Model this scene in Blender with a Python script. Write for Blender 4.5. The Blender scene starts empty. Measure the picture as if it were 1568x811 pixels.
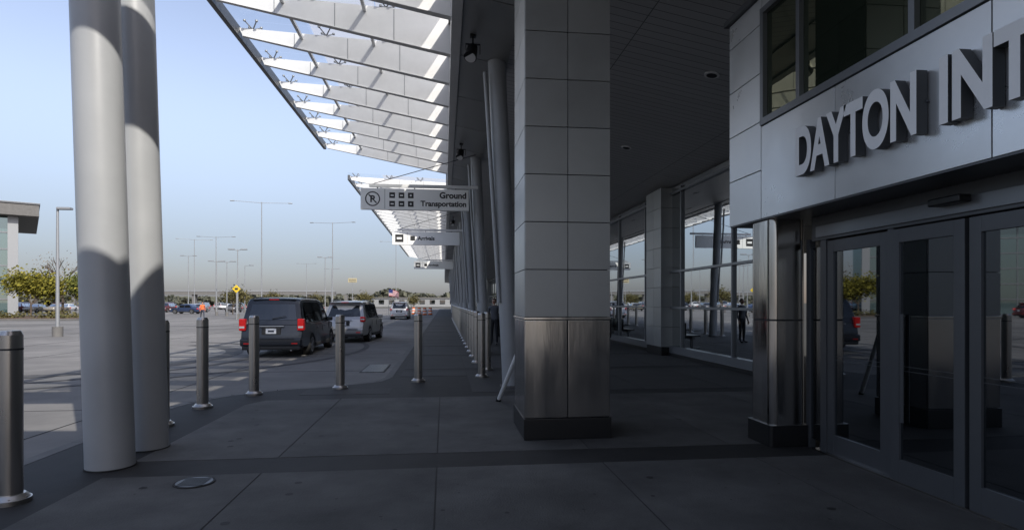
import bpy, bmesh, math, random
from mathutils import Vector, Matrix
random.seed(7)
R=math.radians
scene=bpy.context.scene
scene.view_settings.view_transform='Standard'
scene.view_settings.look='None'
scene.view_settings.exposure=0

# ---------------------------------------------------------------- materials
def newmat(name):
    m=bpy.data.materials.new(name); m.use_nodes=True
    nt=m.node_tree; b=nt.nodes['Principled BSDF']
    return m,nt,b
def mat(name,col,rough=0.6,metal=0.0,var=0.0,vscale=3.0,bump=0.0,bscale=40.0,island=0.0,stretch=None,spec=0.5,rvar=0.0,var2=0.0,v2scale=.35):
    m,nt,b=newmat(name)
    b.inputs['Base Color'].default_value=(*col,1); b.inputs['Roughness'].default_value=rough
    b.inputs['Metallic'].default_value=metal; b.inputs['Specular IOR Level'].default_value=spec
    tc=nt.nodes.new('ShaderNodeTexCoord'); mp=nt.nodes.new('ShaderNodeMapping')
    nt.links.new(tc.outputs['Object'],mp.inputs[0])
    if stretch: mp.inputs['Scale'].default_value=stretch
    last=None
    def mul(a,c):
        mu=nt.nodes.new('ShaderNodeMath'); mu.operation='MULTIPLY'; nt.links.new(a,mu.inputs[0]); nt.links.new(c,mu.inputs[1]); return mu.outputs[0]
    if var>0:
        n=nt.nodes.new('ShaderNodeTexNoise'); n.inputs['Scale'].default_value=vscale; n.inputs['Detail'].default_value=8; n.inputs['Roughness'].default_value=.65
        nt.links.new(mp.outputs[0],n.inputs['Vector'])
        mr=nt.nodes.new('ShaderNodeMapRange'); mr.inputs['From Min'].default_value=.3; mr.inputs['From Max'].default_value=.7
        mr.inputs['To Min'].default_value=1-var; mr.inputs['To Max'].default_value=1+var
        nt.links.new(n.outputs[0],mr.inputs[0]); last=mr.outputs[0]
        if rvar>0:
            m2=nt.nodes.new('ShaderNodeMapRange'); m2.inputs['From Min'].default_value=.3; m2.inputs['From Max'].default_value=.7
            m2.inputs['To Min'].default_value=max(0,rough-rvar); m2.inputs['To Max'].default_value=rough+rvar
            nt.links.new(n.outputs[0],m2.inputs[0]); nt.links.new(m2.outputs[0],b.inputs['Roughness'])
    if var2>0:
        n=nt.nodes.new('ShaderNodeTexNoise'); n.inputs['Scale'].default_value=v2scale; n.inputs['Detail'].default_value=3
        nt.links.new(mp.outputs[0],n.inputs['Vector'])
        mr=nt.nodes.new('ShaderNodeMapRange'); mr.inputs['From Min'].default_value=.35; mr.inputs['From Max'].default_value=.65
        mr.inputs['To Min'].default_value=1-var2; mr.inputs['To Max'].default_value=1+var2
        nt.links.new(n.outputs[0],mr.inputs[0]); last=mul(last,mr.outputs[0]) if last else mr.outputs[0]
    if island>0:
        g=nt.nodes.new('ShaderNodeNewGeometry')
        mr=nt.nodes.new('ShaderNodeMapRange'); mr.inputs['To Min'].default_value=1-island; mr.inputs['To Max'].default_value=1+island
        nt.links.new(g.outputs['Random Per Island'],mr.inputs[0])
        last=mul(last,mr.outputs[0]) if last else mr.outputs[0]
    if last:
        vm=nt.nodes.new('ShaderNodeVectorMath'); vm.operation='SCALE'; vm.inputs[0].default_value=col
        nt.links.new(last,vm.inputs['Scale']); nt.links.new(vm.outputs[0],b.inputs['Base Color'])
    if bump>0:
        n=nt.nodes.new('ShaderNodeTexNoise'); n.inputs['Scale'].default_value=bscale; n.inputs['Detail'].default_value=5
        nt.links.new(mp.outputs[0],n.inputs['Vector'])
        bp=nt.nodes.new('ShaderNodeBump'); bp.inputs['Strength'].default_value=bump; bp.inputs['Distance'].default_value=.02
        nt.links.new(n.outputs[0],bp.inputs['Height']); nt.links.new(bp.outputs[0],b.inputs['Normal'])
    return m
def mirror_glass(name,refl,dark,fac,wav=0.0):
    m=bpy.data.materials.new(name); m.use_nodes=True; nt=m.node_tree; nt.nodes.clear()
    o=nt.nodes.new('ShaderNodeOutputMaterial'); g=nt.nodes.new('ShaderNodeBsdfGlossy'); d=nt.nodes.new('ShaderNodeBsdfDiffuse')
    mx=nt.nodes.new('ShaderNodeMixShader'); g.inputs['Color'].default_value=(*refl,1); g.inputs['Roughness'].default_value=.015
    d.inputs['Color'].default_value=(*dark,1)
    lw=nt.nodes.new('ShaderNodeLayerWeight'); lw.inputs[0].default_value=.35
    mr=nt.nodes.new('ShaderNodeMapRange'); mr.inputs['To Min'].default_value=fac; mr.inputs['To Max'].default_value=1
    nt.links.new(lw.outputs['Fresnel'],mr.inputs[0])
    nt.links.new(mr.outputs[0],mx.inputs[0]); nt.links.new(d.outputs[0],mx.inputs[1]); nt.links.new(g.outputs[0],mx.inputs[2])
    if wav>0:
        tc=nt.nodes.new('ShaderNodeTexCoord'); n=nt.nodes.new('ShaderNodeTexNoise'); n.inputs['Scale'].default_value=1.2
        bp=nt.nodes.new('ShaderNodeBump'); bp.inputs['Strength'].default_value=wav; bp.inputs['Distance'].default_value=.01
        nt.links.new(tc.outputs['Object'],n.inputs['Vector']); nt.links.new(n.outputs[0],bp.inputs['Height']); nt.links.new(bp.outputs[0],g.inputs['Normal'])
    nt.links.new(mx.outputs[0],o.inputs[0]); return m
def clear_glass(name,col,fac,frit=0.0):
    m=bpy.data.materials.new(name); m.use_nodes=True; nt=m.node_tree; nt.nodes.clear()
    o=nt.nodes.new('ShaderNodeOutputMaterial'); g=nt.nodes.new('ShaderNodeBsdfGlossy'); d=nt.nodes.new('ShaderNodeBsdfTransparent')
    mx=nt.nodes.new('ShaderNodeMixShader'); g.inputs['Roughness'].default_value=.02; d.inputs['Color'].default_value=(*col,1)
    mx.inputs[0].default_value=fac
    src=d.outputs[0]
    if frit>0:
        t=nt.nodes.new('ShaderNodeBsdfTranslucent'); t.inputs['Color'].default_value=(.50,.50,.51,1); m2=nt.nodes.new('ShaderNodeMixShader'); m2.inputs[0].default_value=frit
        nt.links.new(d.outputs[0],m2.inputs[1]); nt.links.new(t.outputs[0],m2.inputs[2]); src=m2.outputs[0]
    nt.links.new(src,mx.inputs[1]); nt.links.new(g.outputs[0],mx.inputs[2]); nt.links.new(mx.outputs[0],o.inputs[0]); return m
def leafmat(name,c1,c2):
    m,nt,b=newmat(name)
    g=nt.nodes.new('ShaderNodeNewGeometry'); r=nt.nodes.new('ShaderNodeValToRGB')
    r.color_ramp.elements[0].color=(*c1,1); r.color_ramp.elements[1].color=(*c2,1)
    nt.links.new(g.outputs['Random Per Island'],r.inputs[0]); nt.links.new(r.outputs[0],b.inputs['Base Color'])
    b.inputs['Roughness'].default_value=.7; b.inputs['Specular IOR Level'].default_value=.2
    return m

M_white=mat('white_painted_steel',(.68,.68,.67),.45,var=.06,vscale=2)
M_column=mat('grey_painted_column',(.36,.37,.38),.36,var=.05,vscale=1.5,rvar=.08,var2=.06,v2scale=.8)
M_panel=mat('aluminium_panel',(.34,.345,.34),.40,metal=.55,var=.06,vscale=2,island=.12,bump=.04,bscale=2,rvar=.07)
M_panelL=mat('light_aluminium_panel',(.70,.71,.715),.32,metal=.6,var=.05,vscale=1.5,island=.06,bump=.04,bscale=1.6,rvar=.07)
M_joint=mat('joint_dark',(.03,.03,.032),.7)
M_steel=mat('brushed_stainless',(.52,.50,.475),.17,metal=1,var=.10,vscale=4,bump=.22,bscale=3.2,stretch=(1,1,.15),rvar=.08)
M_bolsteel=mat('bollard_stainless',(.46,.44,.415),.30,metal=1,var=.06,vscale=3,rvar=.05,stretch=(1,1,.3))
M_black=mat('black_base',(.010,.010,.011),.35)
M_frame=mat('door_frame_aluminium',(.105,.11,.118),.38,metal=.4,var=.05,vscale=4)
M_mull=mat('mullion_aluminium',(.22,.23,.245),.35,metal=.6)
M_letter=mat('letter_paint',(.93,.93,.93),.35,var=.03)
M_letside=mat('letter_side',(.09,.095,.10),.4)
M_glass=mirror_glass('dark_mirror_glass',(.56,.59,.61),(.008,.010,.011),.45,.05)
M_doorglass=mirror_glass('door_glass',(.46,.49,.52),(.005,.006,.007),.40,.02)
M_upglass=mirror_glass('upper_glass',(.40,.41,.30),(.02,.028,.02),.32,.08)
M_canglass=clear_glass('canopy_glass',(.93,.95,.96),.05)
M_frit=clear_glass('canopy_fritted_glass',(.9,.92,.93),.05,.62)
M_conc=mat('pavement_concrete',(.080,.078,.075),.8,var=.30,vscale=1.6,bump=.3,bscale=60,island=.15,var2=.24,v2scale=.5)
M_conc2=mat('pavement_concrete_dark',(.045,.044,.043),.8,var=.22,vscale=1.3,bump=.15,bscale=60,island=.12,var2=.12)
M_paver=mat('dark_paver',(.020,.019,.0185),.75,var=.25,vscale=3,bump=.15,bscale=50)
M_road=mat('road_concrete',(.165,.157,.147),.85,var=.20,vscale=.9,bump=.2,bscale=50,var2=.26,v2scale=.12)
M_seam=mat('seam_sealant',(.070,.068,.066),.85,var=.25,vscale=2)
M_kerb=mat('kerb_concrete',(.13,.126,.12),.8,var=.15,vscale=3)
M_ground=mat('dry_ground',(.085,.078,.062),.95,var=.35,vscale=.02)
M_mulch=mat('mulch',(.09,.055,.035),.95,var=.3,vscale=2)
M_decal=mat('glass_decal',(.09,.095,.10),.6)
M_tyre=mat('tyre_rubber',(.018,.018,.018),.75)
M_rim=mat('wheel_alloy',(.45,.45,.46),.3,metal=.9)
M_cglass=mirror_glass('car_glass',(.6,.64,.68),(.006,.007,.008),.07)
M_red=mat('tail_lamp_red',(.70,.012,.012),.2)
M_lampw=mat('lamp_clear',(.6,.6,.6),.15)
M_plate=mat('licence_plate',(.6,.62,.66),.4)
M_plastic=mat('black_plastic',(.02,.02,.021),.55)
M_chrome=mat('chrome',(.6,.6,.6),.12,metal=1)
M_bark=mat('bark',(.08,.06,.045),.9,var=.3,vscale=8,bump=.4,bscale=12)
M_pole=mat('galvanised_pole',(.26,.27,.28),.5,metal=.3)
M_signw=mat('sign_face',(.88,.88,.85),.5,var=.03)
M_signk=mat('sign_black',(.02,.02,.02),.5)
M_signt=mat('sign_tan',(.40,.35,.22),.5)
M_signy=mat('sign_yellow',(.60,.42,.02),.5)
M_skin=mat('skin',(.40,.24,.17),.5)
M_hair=mat('hair',(.02,.015,.012),.7)
M_cloth=mat('dark_cloth',(.018,.019,.024),.85)
M_cloth2=mat('navy_cloth',(.03,.035,.055),.85)
M_jacket=mat('grey_jacket',(.09,.095,.11),.85)
M_vest=mat('orange_vest',(.65,.14,.03),.7)

def paint(name,col,metal=.3,coat=.6):
    m,nt,b=newmat(name); b.inputs['Base Color'].default_value=(*col,1); b.inputs['Metallic'].default_value=metal
    b.inputs['Roughness'].default_value=.35; b.inputs['Coat Weight'].default_value=coat; b.inputs['Coat Roughness'].default_value=.05
    return m

def soffit_mat():
    m,nt,b=newmat('soffit_metal_planks')
    tc=nt.nodes.new('ShaderNodeTexCoord'); br=nt.nodes.new('ShaderNodeTexBrick')
    nt.links.new(tc.outputs['Object'],br.inputs['Vector'])
    br.inputs['Scale'].default_value=1; br.inputs['Mortar Size'].default_value=.008; br.inputs['Mortar Smooth'].default_value=.1
    br.inputs['Brick Width'].default_value=3.0; br.inputs['Row Height'].default_value=.2; br.offset=.0
    br.inputs['Color1'].default_value=(.44,.44,.44,1); br.inputs['Color2'].default_value=(.48,.48,.48,1); br.inputs['Mortar'].default_value=(.13,.13,.13,1)
    nt.links.new(br.outputs['Color'],b.inputs['Base Color']); b.inputs['Roughness'].default_value=.42; b.inputs['Metallic'].default_value=.2
    bp=nt.nodes.new('ShaderNodeBump'); bp.inputs['Strength'].default_value=.3; bp.invert=True; bp.inputs['Distance'].default_value=.01
    nt.links.new(br.outputs['Fac'],bp.inputs['Height']); nt.links.new(bp.outputs[0],b.inputs['Normal'])
    return m
M_soffit=soffit_mat()

# ---------------------------------------------------------------- builder
class B:
    def __init__(s): s.bm=bmesh.new(); s.mats=[]
    def mi(s,m):
        if m not in s.mats: s.mats.append(m)
        return s.mats.index(m)
    def merge(s,bm,m,M=None):
        if M is not None: bm.transform(M)
        i=s.mi(m) if m is not None else None
        vs=[s.bm.verts.new(v.co) for v in bm.verts]; bm.verts.index_update()
        for f in bm.faces:
            try:
                nf=s.bm.faces.new([vs[v.index] for v in f.verts]); nf.material_index=i if i is not None else f.material_index
            except ValueError: pass
        bm.free()
    def box(s,x0,x1,y0,y1,z0,z1,m,bev=0,seg=2,M=None):
        bm=bmesh.new(); bmesh.ops.create_cube(bm,size=1)
        bm.transform(Matrix.Translation(((x0+x1)/2,(y0+y1)/2,(z0+z1)/2))@Matrix.Diagonal((abs(x1-x0),abs(y1-y0),abs(z1-z0),1)))
        if bev>0: bmesh.ops.bevel(bm,geom=list(bm.edges),offset=bev,segments=seg,affect='EDGES',profile=.5)
        bm.verts.index_update(); s.merge(bm,m,M)
    def rprism(s,x0,x1,y0,y1,z0,z1,r,m,seg=6):
        pts=[]
        for (cx,cy,a0) in ((x1-r,y1-r,0),(x0+r,y1-r,90),(x0+r,y0+r,180),(x1-r,y0+r,270)):
            for k in range(seg+1):
                a=R(a0+90*k/seg); pts.append((cx+r*math.cos(a),cy+r*math.sin(a),z0))
        s.prism(pts,(0,0,z1-z0),m)
    def cyl(s,p,q,r1,r2,m,seg=16,caps=True):
        p=Vector(p);q=Vector(q);d=q-p
        bm=bmesh.new(); bmesh.ops.create_cone(bm,cap_ends=caps,segments=seg,radius1=r1,radius2=r2,depth=d.length)
        M=Matrix.Translation((p+q)/2)@d.to_track_quat('Z','Y').to_matrix().to_4x4()
        bm.verts.index_update(); s.merge(bm,m,M)
    def poly(s,pts,m):
        vs=[s.bm.verts.new(p) for p in pts]
        f=s.bm.faces.new(vs); f.material_index=s.mi(m); return f
    def prism(s,pts,vec,m):
        vec=Vector(vec); a=[s.bm.verts.new(p) for p in pts]; b=[s.bm.verts.new(Vector(p)+vec) for p in pts]
        i=s.mi(m); fs=[s.bm.faces.new(a),s.bm.faces.new(list(reversed(b)))]
        n=len(pts)
        for k in range(n): fs.append(s.bm.faces.new([a[(k+1)%n],a[k],b[k],b[(k+1)%n]]))
        for f in fs: f.material_index=i
        bmesh.ops.recalc_face_normals(s.bm,faces=fs)
    def text(s,txt,m,mside,width,height,M,extr=.05,offset=0.0,align='LEFT'):
        cu=bpy.data.curves.new('t','FONT'); cu.body=txt; cu.size=1; cu.offset=offset
        cu.extrude=0
        o=bpy.data.objects.new('t',cu); bpy.context.collection.objects.link(o)
        bpy.context.view_layer.update()
        me=bpy.data.meshes.new_from_object(o)
        xs=[v.co.x for v in me.vertices]; ys=[v.co.y for v in me.vertices]
        x0,x1,y0,y1=min(xs),max(xs),min(ys),max(ys)
        sy=height/(y1-y0); sx=(width/(x1-x0)) if width else sy
        bm=bmesh.new(); bm.from_mesh(me); bmesh.ops.remove_doubles(bm,verts=bm.verts,dist=1e-5)
        ox=x0 if align=='LEFT' else x1
        bm.transform(Matrix.Diagonal((sx,sy,1,1))@Matrix.Translation((-ox,-y0,0)))
        i1=s.mi(m); i2=s.mi(mside)
        for f in bm.faces: f.material_index=i1
        if extr>0:
            for f in bm.faces:
                if f.normal.z<0: f.normal_flip()
            src=list(bm.faces)
            r=bmesh.ops.extrude_face_region(bm,geom=src)
            nv=[g for g in r['geom'] if isinstance(g,bmesh.types.BMVert)]
            nf=set(g for g in r['geom'] if isinstance(g,bmesh.types.BMFace))
            bmesh.ops.translate(bm,verts=nv,vec=(0,0,extr))
            for f in bm.faces: f.material_index=i1 if f in nf else i2
        bm.verts.index_update(); s.merge(bm,None,M)
        bpy.data.objects.remove(o); bpy.data.meshes.remove(me); bpy.data.curves.remove(cu)
    def done(s,name,loc=(0,0,0),rotz=0,smooth=True,ang=38,scale=1):
        me=bpy.data.meshes.new(name)
        if smooth:
            for f in s.bm.faces: f.smooth=True
            s.bm.normal_update()
            for e in s.bm.edges:
                if len(e.link_faces)==2:
                    if e.calc_face_angle(3.2)>R(ang): e.smooth=False
        s.bm.to_mesh(me); s.bm.free()
        for m in s.mats: me.materials.append(m)
        o=bpy.data.objects.new(name,me); bpy.context.collection.objects.link(o)
        o.location=loc; o.rotation_euler=(0,0,rotz); o.scale=(scale,)*3
        if smooth:
            w_=o.modifiers.new('wn','WEIGHTED_NORMAL'); w_.keep_sharp=True
        return o
def inst(name,src,loc,rotz=0,scale=1,sz=None):
    o=bpy.data.objects.new(name,src.data); bpy.context.collection.objects.link(o)
    o.location=loc; o.rotation_euler=(0,0,rotz); o.scale=(scale,scale,sz or scale); return o

RZ=-0.10
# ---------------------------------------------------------------- ground
b=B(); b.poly([(-3000,-3000,RZ-.04),(3000,-3000,RZ-.04),(3000,3000,RZ-.04),(-3000,3000,RZ-.04)],M_ground); b.done('ground')
b=B(); b.poly([(-34,-60,RZ),(0,-60,RZ),(0,170,RZ),(-34,170,RZ)],M_road); b.done('road')
b=B(); b.poly([(-180,62,RZ-.02),(-34.01,62,RZ-.02),(-34.01,240,RZ-.02),(-180,240,RZ-.02)],M_road); b.done('parking_lot')
b=B(); b.poly([(-120,-60,RZ-.016),(-34.01,-60,RZ-.016),(-34.01,61.9,RZ-.016),(-120,61.9,RZ-.016)],M_road); b.done('forecourt_road')
b=B()
for yy in range(-40,160,5):
    b.box(-33.9,-4.5 if yy<12 else -1.5,yy,yy+.02,RZ,RZ+.004,M_paver)
for xx in (-5.2,-8.9,-12.6,-16.3,-20):
    b.box(xx,xx+.02,-40,160,RZ,RZ+.005,M_paver)
b.done('road_joints')
b=B()
for (cx,cy,r,w,a0,a1) in ((-13,19.5,5.8,.55,-75,60),(-13.5,19.5,7.6,.18,-80,70),(-14,22,11,.2,-60,40),(-22,16,9,.3,-60,80)):
    n=40
    for k in range(n):
        t0=R(a0+(a1-a0)*k/n); t1=R(a0+(a1-a0)*(k+1)/n)
        b.poly([(cx+r*math.cos(t0),cy+r*math.sin(t0),RZ+.009),(cx+(r+w)*math.cos(t0),cy+(r+w)*math.sin(t0),RZ+.009),(cx+(r+w)*math.cos(t1),cy+(r+w)*math.sin(t1),RZ+.009),(cx+r*math.cos(t1),cy+r*math.sin(t1),RZ+.009)],M_seam)
b.done('tyre_marks')

out=[(-4.1,-12)]; out.append((-4.1,9.2))
for k in range(1,9):
    a=R(180-80*k/8); out.append((-4.1+2.2+2.2*math.cos(a),9.2+2.2*math.sin(a)))
out+= [(-1.25,12.1),(-1.1,12.8),(-1.1,150),(7.2,150),(7.2,-12)]
b=B(); b.prism([(x,y,0) for x,y in out],(0,0,-.3),M_paver); b.done('pavement_base')
b=B()
edge=out[:len(out)-2]
for i in range(len(edge)-1):
    p=Vector((*edge[i],0)); q=Vector((*edge[i+1],0)); L=(q-p).length; n=max(1,int(L/1.8)); dirv=(q-p)/L; nor=Vector((-dirv.y,dirv.x,0))
    for k in range(n):
        a=p+dirv*(L*k/n+.006); c=p+dirv*(L*(k+1)/n-.006); up_=Vector((0,0,.003))
        b.prism([a+nor*.15+up_,c+nor*.15+up_,c+nor*.001+up_,a+nor*.001+up_],(0,0,-.25),M_kerb)
b.done('kerb')
b=B()
xs=[-3.1,-1.7,-.07,1.58,3.2,4.85,6.75]
def slab(x0,x1,y0,y1,m,g=.007):
    b.prism([(x0+g,y0+g,.004),(x1-g,y0+g,.004),(x1-g,y1-g,.004),(x0+g,y1-g,.004)],(0,0,-.03),m)
rows=[(-12,-5),(-5,-1.2),(-1.2,2.2),(2.2,5.75)]
for (y0,y1) in rows:
    for i in range(len(xs)-1): slab(xs[i],xs[i+1],y0,y1,M_conc)
for i in range(len(xs)-1):
    if i==0:
        g=.007
        b.prism([(xs[0]+g,6.3,.004),(xs[1]-g,6.3,.004),(xs[1]-g,10.0,.004),(-2.9,10.0,.004),(xs[0]+g,9.6,.004)],(0,0,-.03),M_conc)
    else: slab(xs[i],xs[i+1],6.3,10.05,M_conc)
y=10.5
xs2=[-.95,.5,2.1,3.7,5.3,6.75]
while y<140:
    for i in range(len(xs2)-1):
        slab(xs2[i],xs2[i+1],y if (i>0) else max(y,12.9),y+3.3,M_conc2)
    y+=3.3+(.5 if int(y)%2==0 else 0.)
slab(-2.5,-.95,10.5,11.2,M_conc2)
b.done('pavement_slabs')
b=B(); rs=random.Random(21)
M_stain=mat('pavement_stain',(.024,.023,.022),.7)
for _ in range(140):
    x=rs.uniform(-2.9,3.4); y=rs.uniform(2.5,12); 
    if 5.6<y<6.4 or 9.9<y<10.6: continue
    r=rs.choice((.008,.012,.016,.03)); n=9
    b.poly([(x+r*(1+.3*rs.random())*math.cos(2*math.pi*k/n),y+r*(1+.3*rs.random())*math.sin(2*math.pi*k/n),.0065) for k in range(n)],M_stain)
b.done('pavement_stains')
b=B(); b.cyl((0,0,0),(0,0,.012),.17,.17,M_paver,28); b.cyl((0,0,.012),(0,0,.015),.15,.15,M_frame,28)
for k in range(-3,4): b.box(-.11,.11,k*.035-.006,k*.035+.006,.0155,.019,M_black)
b.done('manhole_cover',(-2.2,5.5,.0))
b=B(); b.box(-.3,.3,-.9,.9,0,.012,M_seam)
for k in range(24): b.box(-.26,.26,-.85+k*.072,-.85+k*.072+.045,.012,.015,M_black)
b.done('drain_grate',(-1.75,15.5,RZ))

# ---------------------------------------------------------------- pier
def clad_pier(name,x0,x1,y0,y1,ztop,zsteel=1.4,zb=.25,dz=.555,mp=M_panel):
    b=B()
    b.box(x0+.03,x1-.03,y0+.03,y1-.03,0,ztop,M_joint)
    b.box(x0-.012,x1+.012,y0-.012,y1+.012,0.006,zb,M_black,.008)
    g=.004
    def face_panels(z0,z1,m,r):
        xm=(x0+x1)/2; ym=(y0+y1)/2
        for (a,c) in ((x0,xm),(xm,x1)):
            b.box(a+g,c-g,y0,y0+.028,z0+g,z1-g,m,r,2); b.box(a+g,c-g,y1-.028,y1,z0+g,z1-g,m,r,2)
        for (a,c) in ((y0+.028,ym),(ym,y1-.028)):
            b.box(x0,x0+.028,a+g,c-g,z0+g,z1-g,m,r,2); b.box(x1-.028,x1,a+g,c-g,z0+g,z1-g,m,r,2)
    face_panels(zb,zsteel,M_steel,.010)
    b.box(x0-.010,x1+.010,y0-.010,y1+.010,zsteel-.006,zsteel+.03,M_steel,.006)
    z=zsteel+.03
    while z<ztop:
        face_panels(z,min(z+dz,ztop),mp,.003); z+=dz
    return b.done(name)
clad_pier('clad_pier',.93,1.95,6.76,7.78,6.05)

# ---------------------------------------------------------------- canopy roof
RY0=-9
def rz(x): return 6.35-.19*(x-.3)
b=B()
b.prism([(.3,RY0,rz(.3)),(20,RY0,rz(20)),(20,RY0,rz(20)+1.2),(.3,RY0,rz(.3)+.55)],(0,140-RY0,0),M_soffit)
b.done('roof_soffit',ang=20)
b=B()
b.prism([(.115,RY0,6.37),(-4.3,RY0,7.2),(-4.3,RY0,7.45),(.115,RY0,6.95)],(0,.55-RY0,0),M_white)
b.done('added_shade_roof')  # out-of-view slab added to shade lower columns and ground; white for bounce
b=B()
b.box(.12,.297,RY0,140,6.28,6.92,M_white,.01)
b.box(.08,.32,RY0,140,6.955,6.99,M_frame)
yy=RY0
while yy<139:
    b.prism([(.305,yy+.01,rz(.305)-.012),(1.2,yy+.01,rz(1.2)-.012),(1.2,yy+2.23,rz(1.2)-.012),(.305,yy+2.23,rz(.305)-.012)],(0,0,-.02),M_panel)
    yy+=2.25
b.done('roof_edge_beam')
b=B(); b.prism([(.115,2.75,7.0),(-4.3,2.75,7.2),(-4.3,2.75,7.34),(.115,2.75,7.16)],(0,1.0,0),M_white); b.done('added_shade_strip')  # opaque strip above the frame, added to darken the column tops
def canopy(name,y0,y1):
    b=B(); n=int(round((y1-y0)/1.5))
    for k in range(n+1):
        y=y0+k*1.5
        b.prism([(.118,y,6.38),(-4.2,y,7.2),(-4.28,y,7.36),(.118,y,7.16)],(0,.05,0),M_white)
        b.prism([(.118,y-.05,6.365),(-4.2,y-.02,7.185),(-4.2,y+.07,7.185),(.118,y+.10,6.365)],(0,0,.014),M_white)
        for xg in (-.95,-2.05,-3.15):
            zb=6.38+(.118-xg)/4.318*.82; zt=7.16+(.118-xg)/4.4*.2
            b.box(xg-.006,xg+.006,y-.008,y-.001,zb+.02,zt-.02,M_pole)
        for xg,zg in ((-4.0,7.32),(-2.5,7.27),(-1.1,7.2)):
            for sx,sy in ((-1,-1),(1,-1),(-1,1),(1,1)):
                b.cyl((xg,y+.025,zg+.02),(xg+sx*.12,y+.025+sy*.16,zg+.13),.014,.012,M_pole,6)
                b.cyl((xg+sx*.12,y+.025+sy*.16,zg+.12),(xg+sx*.12,y+.025+sy*.16,zg+.15),.03,.03,M_pole,8)
    for xg in (-1.5,-3.0):
        z=7.16+( .118-xg)/4.4*.2
        b.box(xg-.03,xg+.03,y0,y1+.05,z-.12,z-.06,M_white)
    b.box(-4.36,-4.26,y0-.1,y1+.15,7.17,7.40,M_frame,.01)
    for k in range(n):
        y=y0+k*1.5
        for (xa,xb,mm) in ((.10,-1.33,M_frit),(-1.35,-2.83,M_frit),(-2.85,-4.4,M_canglass)):
            za=7.33+(.118-xa)/4.4*.2; zb=7.33+(.118-xb)/4.4*.2
            b.poly([(xa,y+.035,za),(xb,y+.035,zb),(xb,y+1.515,zb),(xa,y+1.515,za)],mm)
    return b.done(name)
canopy('glass_canopy',3.9,21.9)
canopy('glass_canopy',27.5,72.5)
def column(name,base,top,r,pipe=True,coll=True):
    b=B(); bz=Vector(base); tz=Vector(top)
    b.cyl(bz,tz,r,r,M_column,32)
    if coll:
        b.cyl((bz.x,bz.y,bz.z),(bz.x,bz.y,bz.z+.03),r+.05,r+.05,M_kerb,32)
    d=(tz-bz).normalized()
    b.cyl(tz,tz+d*.12,r*.45,r*.45,M_frame,16)
    if pipe:
        o=Vector((-r-.07,-.1,0)); b.cyl(bz+o+Vector((0,0,1.6)),tz+o-d*.25,.04,.04,M_column,10)
    return b.done(name)
y=11.2
while y<100:
    column('leaning_column',(1.28,y,.0),(1.0,y,6.2),.17); y+=7.5
def bigcol(base,top,r):
    b=B(); b.cyl(base,top,r,r,M_column,48); b.cyl((base[0],base[1],.004),(base[0],base[1],.012),r+.012,r+.012,M_paver,40); b.done('canopy_column')
bigcol((-3.24,6.16,0),(-3.46,6.16,7.15),.21)
bigcol((-3.24,6.90,0),(-3.46,6.90,7.15),.20)
b=B(); b.cyl((.87,9.5,0),(1.5,7.84,2.2),.035,.035,M_white,10); b.cyl((.87,9.5,0),(.88,9.47,.05),.045,.045,M_black,10); b.done('leaning_pole')

def spot(y):
    b=B()
    b.box(-.05,.05,-.05,.05,-.04,0,M_black); b.cyl((0,0,-.04),(0,0,-.16),.015,.015,M_black,8)
    b.box(-.13,.13,-.015,.015,-.18,-.16,M_black); b.box(-.13,-.118,-.015,.015,-.34,-.16,M_black); b.box(.118,.13,-.015,.015,-.34,-.16,M_black)
    b.cyl((0,.06,-.20),(-.05,-.06,-.42),.09,.115,M_black,20); b.cyl((-.05,-.058,-.418),(-.052,-.062,-.424),.10,.10,M_lampw,20)
    b.done('floodlight',(.5,y,rz(.5)-.03))
for y in (10.3,17.4,24.9,32.4): spot(y)
for (x,y) in ((2.3,10.5),(4.6,9.7),(4.6,14.5),(2.5,18.5),(4.8,20),(2.5,26),(4.8,27),(3.0,6.2)):
    b=B()
    M=Matrix.Translation((x,y,rz(x)))@Matrix.Rotation(math.atan(.19),4,'Y')
    for (rr,dd,mm) in ((.13,.03,M_white),(.09,.036,M_black)):
        bm=bmesh.new(); bmesh.ops.create_cone(bm,cap_ends=True,segments=24,radius1=rr,radius2=rr,depth=dd); bm.verts.index_update(); b.merge(bm,mm,M)
    b.done('downlight')

# ---------------------------------------------------------------- terminal facade
b=B()
FX=6.8
yy=7.2
while yy<140:
    yb_=min(yy+3.05,140); t=random.uniform(-.004,.004)
    for (za,zb2) in ((.28,1.44),(1.46,2.51),(2.53,5.05)):
        t1=random.uniform(-.003,.003); t2=random.uniform(-.003,.003)
        b.poly([(FX+.06+t1,yy,za),(FX+.06+t2,yb_,za),(FX+.06+t2+t,yb_,zb2),(FX+.06+t1+t,yy,zb2)],M_glass)
    yy+=3.05
b.box(FX-.08,FX+.12,7.0,140,0.0,.10,M_black)
b.box(FX-.04,FX+.05,7.0,140,.10,.30,M_mull)
for z in (1.45,2.52,4.86):
    b.box(FX-.02,FX+.055,7.0,140,z-.03,z+.03,M_mull)
yy=7.2
while yy<140:
    b.box(FX-.0,FX+.057,yy-.03,yy+.03,.30,5.0,M_mull); yy+=3.05
b.box(FX+.2,20,7,140,0,4.3,M_joint)
for py in (17.1,35.1,53.1,71.1,89.1):
    b.box(FX-.28,FX+.15,py+.01,py+1.29,0,.25,M_black)
    z=.26
    while z<5.0:
        b.box(FX-.30,FX+.15,py,py+.646,z+.004,min(z+.6,5.2)-.004,M_panel,.003); b.box(FX-.30,FX+.15,py+.654,py+1.3,z+.004,min(z+.6,5.2)-.004,M_panel,.003); z+=.6
b.done('terminal_facade')

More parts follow.
